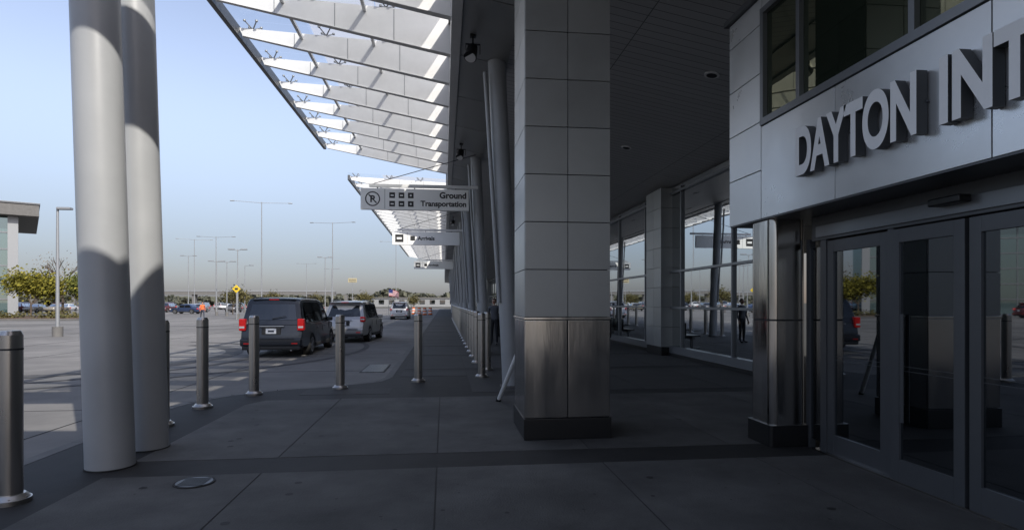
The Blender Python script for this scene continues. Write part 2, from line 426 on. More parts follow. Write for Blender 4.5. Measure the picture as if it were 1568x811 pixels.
# ---------------------------------------------------------------- entrance vestibule
b=B()
VX=3.55; Y1=7.0; Y0=-9
b.box(VX+.07,FX,Y0,Y1-.03,2.56,5.0,M_joint)
b.box(VX+.029,VX+.069,Y0,Y1-.03,2.56,3.59,M_joint); b.box(VX+.029,VX+.069,6.26,Y1-.03,3.60,5.0,M_joint)
b.box(VX+.01,FX,Y0,Y1-.01,2.53,2.558,M_frame)
g=.005
def pan(y0,y1,z0,z1,m=M_panelL): b.box(VX,VX+.028,y0+g,y1-g,z0+g,z1-g,m,.003)
ys=[Y1,6.26,5.0,3.45,1.9,.35,-1.2,-2.75,-4.3]
for i in range(1,len(ys)-1): pan(ys[i+1],ys[i],2.54,3.58)
for z0,z1 in ((2.54,3.09),(3.09,3.64),(3.64,4.19),(4.19,4.74),(4.74,5.04)): pan(6.26,Y1,z0,z1)
WT=4.86
for i in range(1,len(ys)-1): pan(ys[i+1],ys[i],WT+.04,5.04)
b.box(VX+.035,VX+.045,-4.3,6.24,3.6,WT+.03,M_upglass)
b.box(VX-.02,VX+.034,-4.3,6.255,3.585,3.66,M_mull); b.box(VX-.02,VX+.034,-4.3,6.255,WT-.03,WT+.035,M_mull)
b.box(VX-.02,VX+.033,6.19,6.253,3.66,WT-.03,M_mull)
for yv in (5.55,4.1,2.6,1.1,-.4): b.box(VX-.015,VX+.033,yv-.03,yv+.03,3.66,WT-.03,M_mull)
for z0,z1 in ((2.54,3.09),(3.09,3.64),(3.64,4.19),(4.19,4.74),(4.74,5.04)):
    for xa in (3.58,4.65,5.72): b.box(xa,xa+1.06,Y1-.028,Y1,z0+g,z1-g,M_panelL,.003)
b.box(VX-.05,FX,Y0,Y1+.05,5.045,5.11,M_frame)
DX=4.05
b.box(DX-.03,DX+.08,Y0,6.05,2.27,2.53,M_frame,.004)
b.box(DX-.05,DX-.031,Y0,5.95,2.30,2.42,M_mull,.003)
b.box(DX-.16,DX-.051,4.05,4.35,2.37,2.43,M_black,.012,3)
b.box(DX+.10,DX+.12,Y0,6.1,0,2.27,M_joint)
def leaf(y0,y1,dx,m=M_frame,st=.10):
    z0,z1=.02,2.25
    b.box(dx-.02,dx+.03,y0,y0+st,z0,z1,m,.004); b.box(dx-.02,dx+.03,y1-st,y1,z0,z1,m,.004)
    b.box(dx-.019,dx+.029,y0+st,y1-st,z0,z0+.20,m,.002); b.box(dx-.019,dx+.029,y0+st,y1-st,z1-.12,z1,m,.002)
    b.box(dx+.003,dx+.009,y0+st,y1-st,z0+.20,z1-.12,M_doorglass)
    b.box(dx-.0005,dx+.002,y0+st,y1-st,1.0,1.003,M_decal); b.box(dx-.0005,dx+.002,y0+st,y1-st,1.04,1.043,M_decal)
leaf(4.94,5.80,DX)
leaf(4.10,4.86,DX-.045); leaf(3.26,4.06,DX-.045)
leaf(2.3,3.2,DX); leaf(1.3,2.26,DX-.045); leaf(.3,1.26,DX-.045); leaf(-.7,.26,DX); leaf(-1.7,-.74,DX)
b.box(DX-.03,DX+.08,4.865,4.935,0,2.268,M_frame,.003)
b.box(DX-.03,DX+.08,5.805,5.90,0,2.268,M_frame,.003)
b.box(DX-.0,DX+.01,5.90,6.12,.1,2.2,M_doorglass); b.box(DX-.02,DX+.05,6.1,6.16,0,2.3,M_frame)
b.box(DX-.06,DX+.1,Y0,6.0,0.004,.02,M_steel)
b.box(DX-.075,DX-.066,4.70,4.74,.55,1.5,M_frame)
b.done('terminal_entrance')
b=B(); b.box(4.2,FX+.05,6.6,6.66,.0,2.53,M_glass); b.box(4.15,FX,6.58,6.68,0,.12,M_black)
for xx in (4.2,5.5): b.box(xx,xx+.06,6.56,6.70,.12,2.52,M_mull)
b.done('side_glazing')
b=B()
b.rprism(3.60,4.02,6.14,6.60,.22,1.395,.09,M_steel,8); b.rprism(3.60,4.02,6.14,6.60,1.415,2.528,.09,M_steel,8)
b.rprism(3.605,4.015,6.145,6.595,1.396,1.414,.088,M_joint,8); b.rprism(3.575,4.045,6.115,6.625,.005,.24,.04,M_black)
b.done('stainless_column')
b=B()
def LM(y,z): return Matrix.Translation((VX-.012,y,z))@Matrix.Rotation(R(-90),4,'Z')@Matrix.Rotation(R(90),4,'X')
for (t,y,w) in (('DAYTON',5.45,1.50),('INTERNATIONAL',3.75,3.30),('AIRPORT',.20,1.9)):
    b.text(t,M_letter,M_letside,w,.48,LM(y,2.835),extr=.09,offset=.036)
for yy in [5.3-.27*i for i in range(20)]:
    b.cyl((VX-.03,yy,3.08),(VX+.005,yy,3.08),.01,.01,M_frame,6)
b.done('airport_name_sign',ang=30)

# ---------------------------------------------------------------- overhead signs
def ohsign(y,full,col=True):
    b=B(); X0,X1=-2.52,.76
    b.box(X0,X1,y-.06,y+.06,4.43,5.08,M_signw,.012)
    b.box(X0+.25,1.05,y-.04,y+.04,5.12,5.22,M_white,.01)
    for xx in (X0+.5,-.9,X1-.4): b.cyl((xx,y,5.07),(xx,y,5.14),.02,.02,M_frame,8)
    b.cyl((X0+.3,y,5.2),(1.0,y,6.2),.012,.012,M_frame,8)
    F=y-.063
    def T(t,xr,z,h,al='RIGHT'):
        b.text(t,M_signk,M_signk,None,h,Matrix.Translation((xr,F,z))@Matrix.Rotation(R(90),4,'X'),extr=0,offset=.036,align=al)
    b.box(-1.80,-1.79,F,y-.059,4.46,5.05,M_signk)
    if full==0:
        n=28
        for k in range(n):
            a0=2*math.pi*k/n; a1=2*math.pi*(k+1)/n
            b.poly([(-2.16+r*math.cos(a),F,4.755+r*math.sin(a)) for r,a in ((.19,a0),(.225,a0),(.225,a1),(.19,a1))],M_signk)
        T('P',-2.09,4.65,.21)
        b.poly([(-2.29,F-.003,4.87),(-2.265,F-.003,4.895),(-2.03,F-.003,4.64),(-2.055,F-.003,4.615)],M_signk)
        for r_ in range(2):
            for c in range(3):
                x=-1.66+c*.28; z=4.79-r_*.26
                b.box(x,x+.17,F,y-.059,z,z+.17,M_signk)
                if c<2: b.box(x+.04,x+.13,F-.004,F-.001,z+.06,z+.10,M_signw)
                else: b.cyl((x+.085,F-.004,z+.085),(x+.085,F-.001,z+.085),.03,.03,M_signw,10)
        T('Ground',.68,4.80,.20); T('Transportation',.68,4.50,.225)
    else:
        b.box(-2.38,-1.98,F,y-.059,4.56,4.94,M_signk); b.box(-2.30,-2.06,F-.004,F-.001,4.70,4.80,M_signw)
        b.box(-1.65,-1.42,F,y-.059,4.64,4.87,M_signk)
        T('Arrivals',-1.3,4.66,.20,'LEFT')
    b.done('overhead_sign')
ohsign(18.3,0); ohsign(29.3,1); ohsign(50,1)

# ---------------------------------------------------------------- bollards
b=B(); b.cyl((0,0,0),(0,0,1.34),.083,.083,M_bolsteel,28); b.cyl((0,0,1.34),(0,0,1.375),.083,.068,M_bolsteel,28)
b.cyl((0,0,0),(0,0,.035),.14,.14,M_bolsteel,28); b.cyl((0,0,.035),(0,0,.07),.13,.10,M_bolsteel,28)
b.cyl((0,0,1.22),(0,0,1.235),.0845,.0845,M_joint,28)
for a in range(6): b.cyl((.115*math.cos(a*1.047),.115*math.sin(a*1.047),.03),(.115*math.cos(a*1.047),.115*math.sin(a*1.047),.05),.01,.01,M_bolsteel,6)
bol=b.done('bollard',(-3.46,5.15,0))
for (x,y) in ((-3.63,8.09),(-3.65,9.42),(-3.28,10.66),(-1.92,11.22),(-.52,12.04),(.8,12.62),(1.02,13.9)):
    inst('bollard',bol,(x,y,0),x*3)
y=15.6
while y<60: inst('bollard',bol,(.86,y,0)); y+=1.75

# ---------------------------------------------------------------- cars
def make_car(name,L,W,H,kind,pm,loc,rotz=0,detail=True):
    b=B(); sill=.30; belt=.98*H/1.75 if kind!='sedan' else .88
    rw=.34; yr=1.0 if kind!='van' else 1.05; yf=L-.95
    hwB=W/2-.03; roofin=.17 if kind=='van' else .22
    if kind=='van':  up=[(.07,belt-.02),(.12,belt+.1),(.30,H-.14),(.42,H-.03),(1.0,H),(2.6,H-.01),(3.15,H-.07),(L-1.05,belt+.02),(L-1.0,belt-.02)]
    elif kind=='suv': up=[(.14,belt-.02),(.20,belt+.08),(.55,H-.17),(.48,H-.06),(1.0,H-.02),(2.0,H),(2.75,H-.08),(L-1.35,belt+.03),(L-1.2,belt-.02)]
    else: up=[(.55,belt-.02),(.7,belt+.02),(1.35,H-.06),(1.9,H),(2.5,H-.01),(2.9,H-.08),(L-1.35,belt+.02),(L-1.2,belt-.02)]
    def arc(yc,rr=rw+.07,n=9):
        return [(yc-rr*math.cos(math.pi*k/n),.30+ (rr)*math.sin(math.pi*k/n)) for k in range(n+1)]
    low=[(.10,sill)]+arc(yr)+arc(yf)+[(L-.15,sill-.02),(L-.02,.45),(L,.62),(L-.10,.80),(L-.55,.93*belt),(L-1.15,belt),(.10,belt),(.03,.75),(0,.60),(.0,.42)]
    def plan(y):
        t=0
        if y<.35: t+= .09*((.35-y)/.35)**2
        if y>L-.7: t+= .17*((y-L+.7)/.7)**2
        return t
    def hull(pts,hwf,roofb,m,bev):
        bm=bmesh.new(); S=(-1,-.75,-.35,0,.35,.75,1); rows=[]
        for (y,z) in pts:
            r=[]
            for s_ in S:
                q=1-s_*s_; yy=y; zz=z
                if y<.7: yy-=.07*q*(1-y/.7)
                if y>L-.7: yy+=.12*q*((y-L+.7)/.7)
                if roofb and z>H-.2: zz+=.035*q
                r.append(bm.verts.new((s_*hwf(y,z),yy,zz)))
            rows.append(r)
        n=len(pts)
        for i in range(n):
            a=rows[i]; c=rows[(i+1)%n]
            for k in range(len(S)-1): bm.faces.new([a[k],a[k+1],c[k+1],c[k]])
        bm.faces.new([r[0] for r in rows]); bm.faces.new([r[-1] for r in reversed(rows)])
        bmesh.ops.recalc_face_normals(bm,faces=bm.faces)
        es=[e for e in bm.edges if len(e.link_faces)==2 and (len(e.link_faces[0].verts)>5 or len(e.link_faces[1].verts)>5)]
        try: bmesh.ops.bevel(bm,geom=es,offset=bev,segments=3,affect='EDGES',profile=.5)
        except Exception as ex: print(ex)
        bm.verts.index_update(); b.merge(bm,m)
    hull(low,lambda y,z:W/2-plan(y)-(.03 if z<.4 else 0)-(.02 if z>.9 else 0),False,pm,.035)
    def hu(y,z): return hwB-.01-roofin*(max(0,z-belt)/(H-belt))-plan(y)*.6
    hull(up,hu,True,pm,.05)
    def rear_y(z):
        p=[q for q in up if q[0]<.8][:3] if kind!='sedan' else up[1:3]
        for i in range(len(p)-1):
            if p[i][1]<=z<=p[i+1][1]: return p[i][0]+(p[i+1][0]-p[i][0])*(z-p[i][1])/(p[i+1][1]-p[i][1])
        return p[-1][0]
    def rpanel(s0,s1,z0,z1,m,off=.012,n=6,fy=rear_y):
        for k in range(n):
            sa=s0+(s1-s0)*k/n; sb=s0+(s1-s0)*(k+1)/n
            for (za,zb) in ((z0,(z0+z1)/2),((z0+z1)/2,z1)):
                pts=[]
                for (s_,z) in ((sa,za),(sb,za),(sb,zb),(sa,zb)):
                    y=fy(z); q=1-s_*s_; yy=y-.07*q*(1-y/.7) if y<.7 else y
                    pts.append((s_*(W/2-.05-roofin*(max(0,z-belt)/(H-belt))),yy-off,z))
                b.poly(pts,m)
    if kind=='sedan': rpanel(-.8,.8,belt+.06,H-.09,M_cglass)
    else:
        rpanel(-.80,.80,belt+.13,H-.19,M_cglass,.014)
        b.box(-W*.33,W*.33,up[3][0]-.14,up[3][0]+.12,H-.06,H-.025,pm,.012)
        b.box(-.15,.15,up[3][0]-.145,up[3][0]-.12,H-.055,H-.035,M_red)
    zl0,zl1=(belt-.20,belt+.17) if kind=='van' else (belt-.10,belt+.12)
    if kind=='sedan': zl0,zl1=.68,.84
    for s_ in (-1,1):
        xo=s_*(W/2-.02)
        b.box(min(xo,xo-s_*.20),max(xo,xo-s_*.20),-.02,.20,zl0,zl1,M_red,.03,3)
        b.box(min(xo-s_*.02,xo-s_*.17),max(xo-s_*.02,xo-s_*.17),-.028,.0,zl0+.08,zl0+.14,M_lampw,.004)
        b.box(min(xo-s_*.06,xo-s_*.42),max(xo-s_*.06,xo-s_*.42),L-.32,L-.08,.62,.77,M_lampw,.03)
        ym=L-1.55 if kind!='sedan' else L-1.65
        b.box(min(s_*(W/2-.05),s_*(W/2+.16)),max(s_*(W/2-.05),s_*(W/2+.16)),ym-.05,ym+.06,belt+.01,belt+.16,pm,.03,3)
        zt=H-.13
        def hx(z): return s_*(hwB+.004-roofin*(max(0,z-belt)/(H-belt)))
        zb_=belt+.05
        if kind=='van': wins=[(.42,.52,1.55,1.55),(1.62,1.62,2.62,2.62),(2.70,2.70,L-1.35,3.30)]
        elif kind=='suv': wins=[(.62,.80,1.35,1.35),(1.42,1.42,2.28,2.28),(2.35,2.35,L-1.62,2.95)]
        else: wins=[(1.05,1.48,2.15,2.15),(2.22,2.22,L-1.6,2.95)]
        for (a,a2,c,c2) in wins:
            b.poly([(hx(zb_),a,zb_),(hx(zb_),c,zb_),(hx(zt),c2,zt),(hx(zt),a2,zt)],M_cglass)
        for yy in ((1.6,2.66,3.75) if kind=='van' else (1.4,2.32,3.25)):
            b.box(min(s_*(W/2-.01),s_*(W/2+.003)),max(s_*(W/2-.01),s_*(W/2+.003)),yy,yy+.012,.42,belt-.04,M_plastic)
        b.box(min(s_*(W/2-.05),s_*(W/2+.006)),max(s_*(W/2-.05),s_*(W/2+.006)),yr+.45,yf-.45,.24,.37,M_plastic,.01)
        for yy in (1.75,2.85): b.box(min(s_*(W/2-.01),s_*(W/2+.03)),max(s_*(W/2-.01),s_*(W/2+.03)),yy,yy+.18,belt-.16,belt-.13,pm,.006)
        if kind!='sedan': b.box(s_*(W/2-.26)-.02,s_*(W/2-.26)+.02,.7,2.9,H+.015,H+.05,M_chrome if kind=='suv' else M_plastic,.01)
        for yc in (yr,yf):
            xi=s_*(W/2-.24); xo2=s_*(W/2-.012)
            b.cyl((xi,yc,rw),(xo2,yc,rw),rw,rw,M_tyre,28); b.cyl((xo2,yc,rw),(xo2+s_*.008,yc,rw),rw-.02,rw-.05,M_tyre,28)
            b.cyl((xo2,yc,rw),(xo2+s_*.010,yc,rw),.225,.22,M_plastic,24)
            for k in range(5):
                a=k*2*math.pi/5+.3
                M=Matrix.Translation((xo2+s_*.014,yc,rw))@Matrix.Rotation(a,4,'X')
                b.box(-.006,.006,-.028,.028,0,.22,M_rim,.003,1,M)
            b.cyl((xo2,yc,rw),(xo2+s_*.022,yc,rw),.055,.05,M_rim,12)
            for k in range(20):
                a0=2*math.pi*k/20; a1=2*math.pi*(k+1)/20
                b.poly([(xo2+s_*.016,yc+r*math.cos(a),rw+r*math.sin(a)) for r,a in ((.205,a0),(.235,a0),(.235,a1),(.205,a1))],M_rim)
    b.box(-W/2+.07,W/2-.07,-.10,.15,.36,.60,pm,.05,3); b.box(-W/2+.12,W/2-.12,-.06,.2,.24,.37,M_plastic,.03)
    b.box(-W/2+.3,W/2-.3,-.108,-.09,.555,.585,M_plastic)
    for s_ in (-1,1): b.box(s_*(W/2-.28)-.09,s_*(W/2-.28)+.09,-.106,-.09,.42,.46,M_red)
    pz=.82 if kind!='sedan' else .70
    b.box(-.28,.28,-.055,-.02,pz-.11,pz+.12,M_plastic,.01); b.box(-.155,.155,-.066,-.05,pz-.08,pz+.08,M_plate,.004)
    b.box(-.09,.09,-.068,-.066,pz-.03,pz+.03,M_cloth2)
    b.box(-.38,.38,-.060,-.03,pz+.135,pz+.16,M_chrome,.005)
    b.box(-W/2+.15,W/2-.15,L-.05,L+.06,.30,.5,M_plastic,.04)
    if kind!='sedan':
        M=Matrix.Translation((0,rear_y(belt+.15)-.10,belt+.17))@Matrix.Rotation(R(78),4,'Y')
        b.box(-.008,.008,-.01,.01,0,.42,M_plastic,0,1,M)
    b.cyl((W/2-.4,-.03,.24),(W/2-.4,.2,.24),.035,.035,M_chrome,10)
    wt=up[-3]; wb=up[-2]
    hwt=hwB-roofin-.10; hwb=hwB-.10
    b.poly([(-hwb,wb[0]-.05+.0,wb[1]+.06),(hwb,wb[0]-.05,wb[1]+.06),(hwt,wt[0]+.08,wt[1]+.005),(-hwt,wt[0]+.08,wt[1]+.005)],M_cglass)
    b.box(-W/2+.2,W/2-.2,.3,L-.3,.22,.5,M_plastic)
    return b.done(name,loc,rotz,ang=33)
P_navy=paint('paint_dark_navy',(.007,.011,.019),0,.35)
P_silver=paint('paint_silver',(.36,.36,.36),.5); P_white=paint('paint_white',(.55,.55,.55),0)
P_red=paint('paint_red',(.12,.02,.02)); P_blue=paint('paint_blue',(.03,.05,.11)); P_black=paint('paint_black',(.012,.012,.013)); P_tan=paint('paint_tan',(.28,.25,.2)); P_grey=paint('paint_grey',(.10,.10,.105))
make_car('minivan',5.1,1.98,1.84,'van',P_navy,(-5.30,18.9,RZ),R(-.5))
make_car('suv',4.5,1.88,1.76,'suv',P_silver,(-4.25,25.5,RZ),R(-5))
make_car('suv',4.5,1.88,1.76,'suv',P_white,(-4.5,60,RZ),0)
protos=[make_car('parked_car',4.6,1.8,1.46,'sedan',p,(-200-5*i,-50,RZ)) for i,p in enumerate((P_silver,P_grey,P_blue,P_white,P_black,P_tan))]
protos+= [make_car('parked_car',4.6,1.88,1.72,'suv',p,(-230-5*i,-50,RZ)) for i,p in enumerate((P_black,P_silver,P_red))]
for row,(yy,x0,x1) in enumerate(((112,-75,-22),(130,-90,-18),(155,-100,-14))):
    x=x0
    while x<x1:
        if random.random()<.5: 
            inst('parked_car',random.choice(protos),(x,yy+random.uniform(-.5,.5),RZ),R(random.choice((0,180))+random.uniform(-2,2)))
        x+=2.9
for (x,y,r) in ((-37,95,80),(-55,58,100)):
    inst('parked_car',random.choice(protos),(x,y,RZ),R(r))

# ---------------------------------------------------------------- trees
def tree(name,h,cr,lm,loc,nl=5000,leafs=.12,dens=1,cz=.62,seed=1):
    rnd=random.Random(seed); b=B(); tips=[]
    def grow(p,d,L,r,lev):
        q=p+d*L; b.cyl(p,q,r,r*.68,M_bark,7,False)
        if lev>=4 or r<.006: tips.append(q); return
        if lev>=2: tips.append(q)
        for k in range(3 if lev<3 else 2):
            nd=(d+Vector((rnd.uniform(-1,1),rnd.uniform(-1,1),rnd.uniform(-.25,.6)))*.75).normalized()
            grow(q,nd,L*rnd.uniform(.62,.82),r*.62,lev+1)
    grow(Vector((0,0,-.1)),Vector((0,0,1)),h*.26,h*.02,0)
    i=b.mi(lm)
    zmin=h*.18
    for _ in range(int(nl*dens)):
        t=rnd.choice(tips); c=t+Vector((rnd.gauss(0,1),rnd.gauss(0,1),rnd.gauss(0,.8)))*cr*.16
        if c.z<zmin: continue
        s_=leafs*rnd.uniform(.5,1.3); a=Vector((rnd.uniform(-1,1),rnd.uniform(-1,1),rnd.uniform(-1,1))).normalized(); e=a.orthogonal().normalized(); f=a.cross(e)
        vs=[b.bm.verts.new(c+e*s_),b.bm.verts.new(c+f*s_*.6),b.bm.verts.new(c-e*s_),b.bm.verts.new(c-f*s_*.6)]
        fc=b.bm.faces.new(vs); fc.material_index=i
    return b.done(name,loc,smooth=False)
L_yel=leafmat('leaves_yellow_green',(.07,.075,.012),(.24,.21,.03)); L_grn=leafmat('leaves_green',(.04,.055,.012),(.14,.145,.03)); L_org=leafmat('leaves_orange',(.10,.06,.02),(.2,.12,.04))
L_dull=leafmat('leaves_dull',(.05,.05,.02),(.14,.12,.045))
L_dist=leafmat('leaves_distant',(.06,.065,.05),(.12,.12,.085))
t1=tree('autumn_tree',6.0,4.2,L_yel,(-45.6,71,RZ),5500,.16,seed=3)
t2=tree('autumn_tree',5.6,4.5,L_grn,(-43.0,76,RZ),5500,.16,seed=5)
t3=tree('bare_tree',9.0,4.5,L_org,(-46.5,78,RZ),300,.09,seed=9)
t4=tree('small_tree',4.2,3.0,L_dull,(-30,88,RZ),1500,.14,seed=12)
inst('autumn_tree',t1,(-39.5,72,RZ),1.3,.72)
for (x,y,s_,r) in ((-34,120,1,0),(-26,122,.9,1),(-16,125,1.0,3),(-42,128,1,4),(-6,118,.8,1)):
    inst('small_tree',t4,(x,y,RZ),r,s_)
for (x,y,s_,r) in ((-66,48,1.1,.4),(-75,40,1.2,1.4),(-60,30,1.1,2),(-64,12,1.2,3),(-58,-8,1.1,1),(-66,-30,1.3,2)):
    inst('autumn_tree',t2,(x,y,RZ),r,s_)
rnd=random.Random(4); b=B(); i=b.mi(L_dist)
def band(x0,x1,y,h,n):
    for _ in range(n):
        x=rnd.uniform(x0,x1); hh=h*(.55+.45*abs(math.sin(x*.05)+.6*math.sin(x*.13+1)+.4*math.sin(x*.31))/1.4)
        c=Vector((x,y+rnd.uniform(-12,12),rnd.uniform(0,1)**.8*hh)); s_=rnd.uniform(.6,1.6)
        a=Vector((rnd.uniform(-1,1),rnd.uniform(-1,1),rnd.uniform(-1,1))).normalized(); e=a.orthogonal().normalized(); f=a.cross(e)
        vs=[b.bm.verts.new(c+e*s_),b.bm.verts.new(c+f*s_),b.bm.verts.new(c-e*s_),b.bm.verts.new(c-f*s_)]
        fc=b.bm.faces.new(vs); fc.material_index=i
band(-420,60,330,6,16000); band(-60,30,290,7,5000)
b.done('distant_treeline',smooth=False)
b=B(); b.prism([(-56,62,RZ),(-36,62,RZ),(-34.5,66,RZ),(-34.5,76,RZ),(-56,78,RZ)],(0,0,.13),M_kerb); b.prism([(-55.7,62.3,RZ+.13),(-36.2,62.3,RZ+.13),(-34.8,66.2,RZ+.13),(-34.8,75.7,RZ+.13),(-55.7,77.6,RZ+.13)],(0,0,.03),M_mulch); b.done('planting_island')
b=B(); i=b.mi(L_dull)
for _ in range(2600):
    x=rnd.uniform(-52,-36); y=rnd.uniform(63,68)
    if math.sin(x*1.1+.6)<-.15: continue
    c=Vector((x,y,rnd.uniform(0,.5+.25*math.sin(x*1.7)))); s_=rnd.uniform(.06,.16)
    a=Vector((rnd.uniform(-1,1),rnd.uniform(-1,1),rnd.uniform(-1,1))).normalized(); e=a.orthogonal().normalized(); f=a.cross(e)
    fc=b.bm.faces.new([b.bm.verts.new(c+e*s_),b.bm.verts.new(c+f*s_),b.bm.verts.new(c-e*s_),b.bm.verts.new(c-f*s_)]); fc.material_index=i
b.done('low_shrubs',smooth=False)

# ---------------------------------------------------------------- lamps
def lamp(loc,h,arm=1.2,r=.09,heads=2,rot=0):
    b=B(); b.cyl((0,0,0),(0,0,.5),r*2.6,r*2.6,M_kerb,14); b.cyl((0,0,.5),(0,0,h),r,r*.6,M_pole,12)
    for k in range(heads):
        a=2*math.pi*k/heads
        e=Vector((math.cos(a),math.sin(a),0))
        b.cyl((0,0,h-.15),e*arm+Vector((0,0,h)),.035,.03,M_pole,8)
        M=Matrix.Translation(e*(arm+.25)+Vector((0,0,h)))@Matrix.Rotation(a,4,'Z')
        b.box(-.32,.32,-.16,.16,-.06,.06,M_pole,.03,2,M)
    return b.done('street_lamp',loc,rot)
lamp((-19.2,31.8,RZ),6.4,.08,.09,1)
lamp((-30.5,57,RZ),7.9,.35,.08,2); lamp((-37,72,RZ),8.2,.5,.08,2); 
lamp((-28.7,97,RZ),17.6,4.0,.10,2,.2); lamp((-19.8,108,RZ),16,3.6,.10,2,-.2)
lamp((-27.3,78,RZ),6.9,.5,.07,2); lamp((-30,82,RZ),7.2,.5,.07,2); lamp((-33.5,104,RZ),8,.8,.08,1); lamp((-12,150,RZ),17,3.4,.10,2)
lamp((-16.4,84,RZ),8.0,.5,.07,2); lamp((-44,120,RZ),14.5,3,.10,2); lamp((-24,130,RZ),9,1,.08,2); lamp((-60,150,RZ),17,3.4,.1,2,.3); lamp((-36,160,RZ),12,2,.1,2)
lamp((-22,66,RZ),7.4,.4,.07,2); lamp((-45,110,RZ),10,.8,.08,2)

# ---------------------------------------------------------------- far office building
b=B()
M_offglass=mirror_glass('office_glass',(.5,.62,.64),(.06,.10,.10),.40)
b.box(-50,-2.2,2,22,0,12.3,M_offglass)
for k in range(24): b.box(-50+k*2.0,-49.88+k*2.0,1.9,1.999,0,12.3,M_mull)
for k in range(7): b.box(-50,-2.1,1.88,1.96,k*2.05+.02,k*2.05+.16,M_mull)
b.box(-52,0,0,24,12.32,13.7,M_kerb,.05); b.box(-52.1,.1,-.1,24.1,13.72,13.95,M_frame,.03)
b.box(-3.0,-2.0,1.2,1.85,0,12.3,M_pole)
b.done('office_building',(-49.8,79,RZ),R(33))
b=B(); b.box(-170,-36,200,203,4.2,5.2,M_kerb); b.box(-170,-36,199.9,199.99,5.2,5.6,M_pole)
for k in range(12): b.box(-165+k*12,-164+k*12,200.5,202.5,0,4.2,M_kerb)
b.done('distant_overpass')
b=B(); b.box(-34,6,225,232,0,3.2,M_panel); b.box(-35,7,224.5,233,3.2,3.6,M_kerb)
for k in range(10): b.box(-32+k*3.8,-30+k*3.8,224.93,224.99,1,2.6,M_glass)
b.done('distant_low_building')
b=B(); b.cyl((0,0,0),(0,0,3.3),.05,.05,M_pole,8)
M=Matrix.Translation((0,-.07,3.1))@Matrix.Rotation(R(45),4,'Y'); b.box(-.30,.30,-.015,.015,-.30,.30,M_signy,.01,1,M); b.box(-.15,.15,-.1,-.086,3.0,3.2,M_signk)
b.done('warning_sign',(-21.1,63,RZ))
b=B(); b.cyl((0,0,0),(0,0,5.4),.05,.04,M_pole,8); b.box(-.6,.6,-.04,.02,4.5,5.1,M_signt,.01); b.box(-.5,.5,-.045,-.041,4.6,4.68,M_signk); b.box(-.5,.5,-.045,-.041,4.85,4.93,M_signk); b.done('direction_sign',(-12.7,84,RZ))
M_fr=mat('flag_red',(.45,.03,.04),.8); M_fb=mat('flag_blue',(.02,.03,.15),.8); M_fw=mat('flag_white',(.6,.6,.6),.8)
b=B(); b.cyl((0,0,0),(0,0,3.4),.035,.03,M_pole,8)
for k in range(13):
    for j in range(10):
        def fp(u,v): return (u*1.25,.10*math.sin(u*7)*u,3.35-v*.8-.35*u*u)
        u0,u1=j/10,(j+1)/10; v0,v1=k/13,(k+1)/13
        m=M_fb if (k<7 and j<4) else (M_fr if k%2==0 else M_fw)
        b.poly([fp(u0,v0),fp(u1,v0),fp(u1,v1),fp(u0,v1)],m)
b.done('flag',(-6.9,75,RZ))
for (x,y) in ((-2.6,80),(-1.9,82),(-3.5,84),(-4.4,86)):
    b=B(); b.cyl((0,0,0),(0,0,.06),.33,.33,M_black,14)
    for k in range(5): b.cyl((0,0,.06+k*.19),(0,0,.25+k*.19),.29-k*.015,.275-k*.015,M_vest if k%2==0 else M_fw,14)
    b.done('traffic_barrel',(x,y,RZ))

b=B()
for k in range(4):
    b.box(-.27,.27,k*.62,k*.62+.55,.42,.47,M_black,.015); 
    b.box(.22,.28,k*.62,k*.62+.55,.47,.90,M_black,.015)
b.box(-.05,.05,-.05,2.5,.34,.42,M_frame); 
for y in (.1,2.35):
    b.box(-.28,.28,y-.03,y+.03,0,.05,M_frame); b.box(-.04,.04,y-.03,y+.03,.04,.36,M_frame)
for k in range(5): b.box(-.25,.22,k*.62-.06,k*.62-.02,.62,.65,M_frame,.008)
bench=b.done('waiting_bench',(5.3,19.2,.004)); inst('waiting_bench',bench,(6.0,24,.004))
b=B(); b.box(-.3,.3,-.3,.3,.03,.95,M_black,.04,3); b.box(-.33,.33,-.33,.33,.95,1.0,M_frame,.02); b.box(-.2,.2,-.31,-.295,.72,.88,M_joint); b.box(-.27,.27,-.27,.27,0,.03,M_frame); b.done('litter_bin',(2.75,27.6,.004))

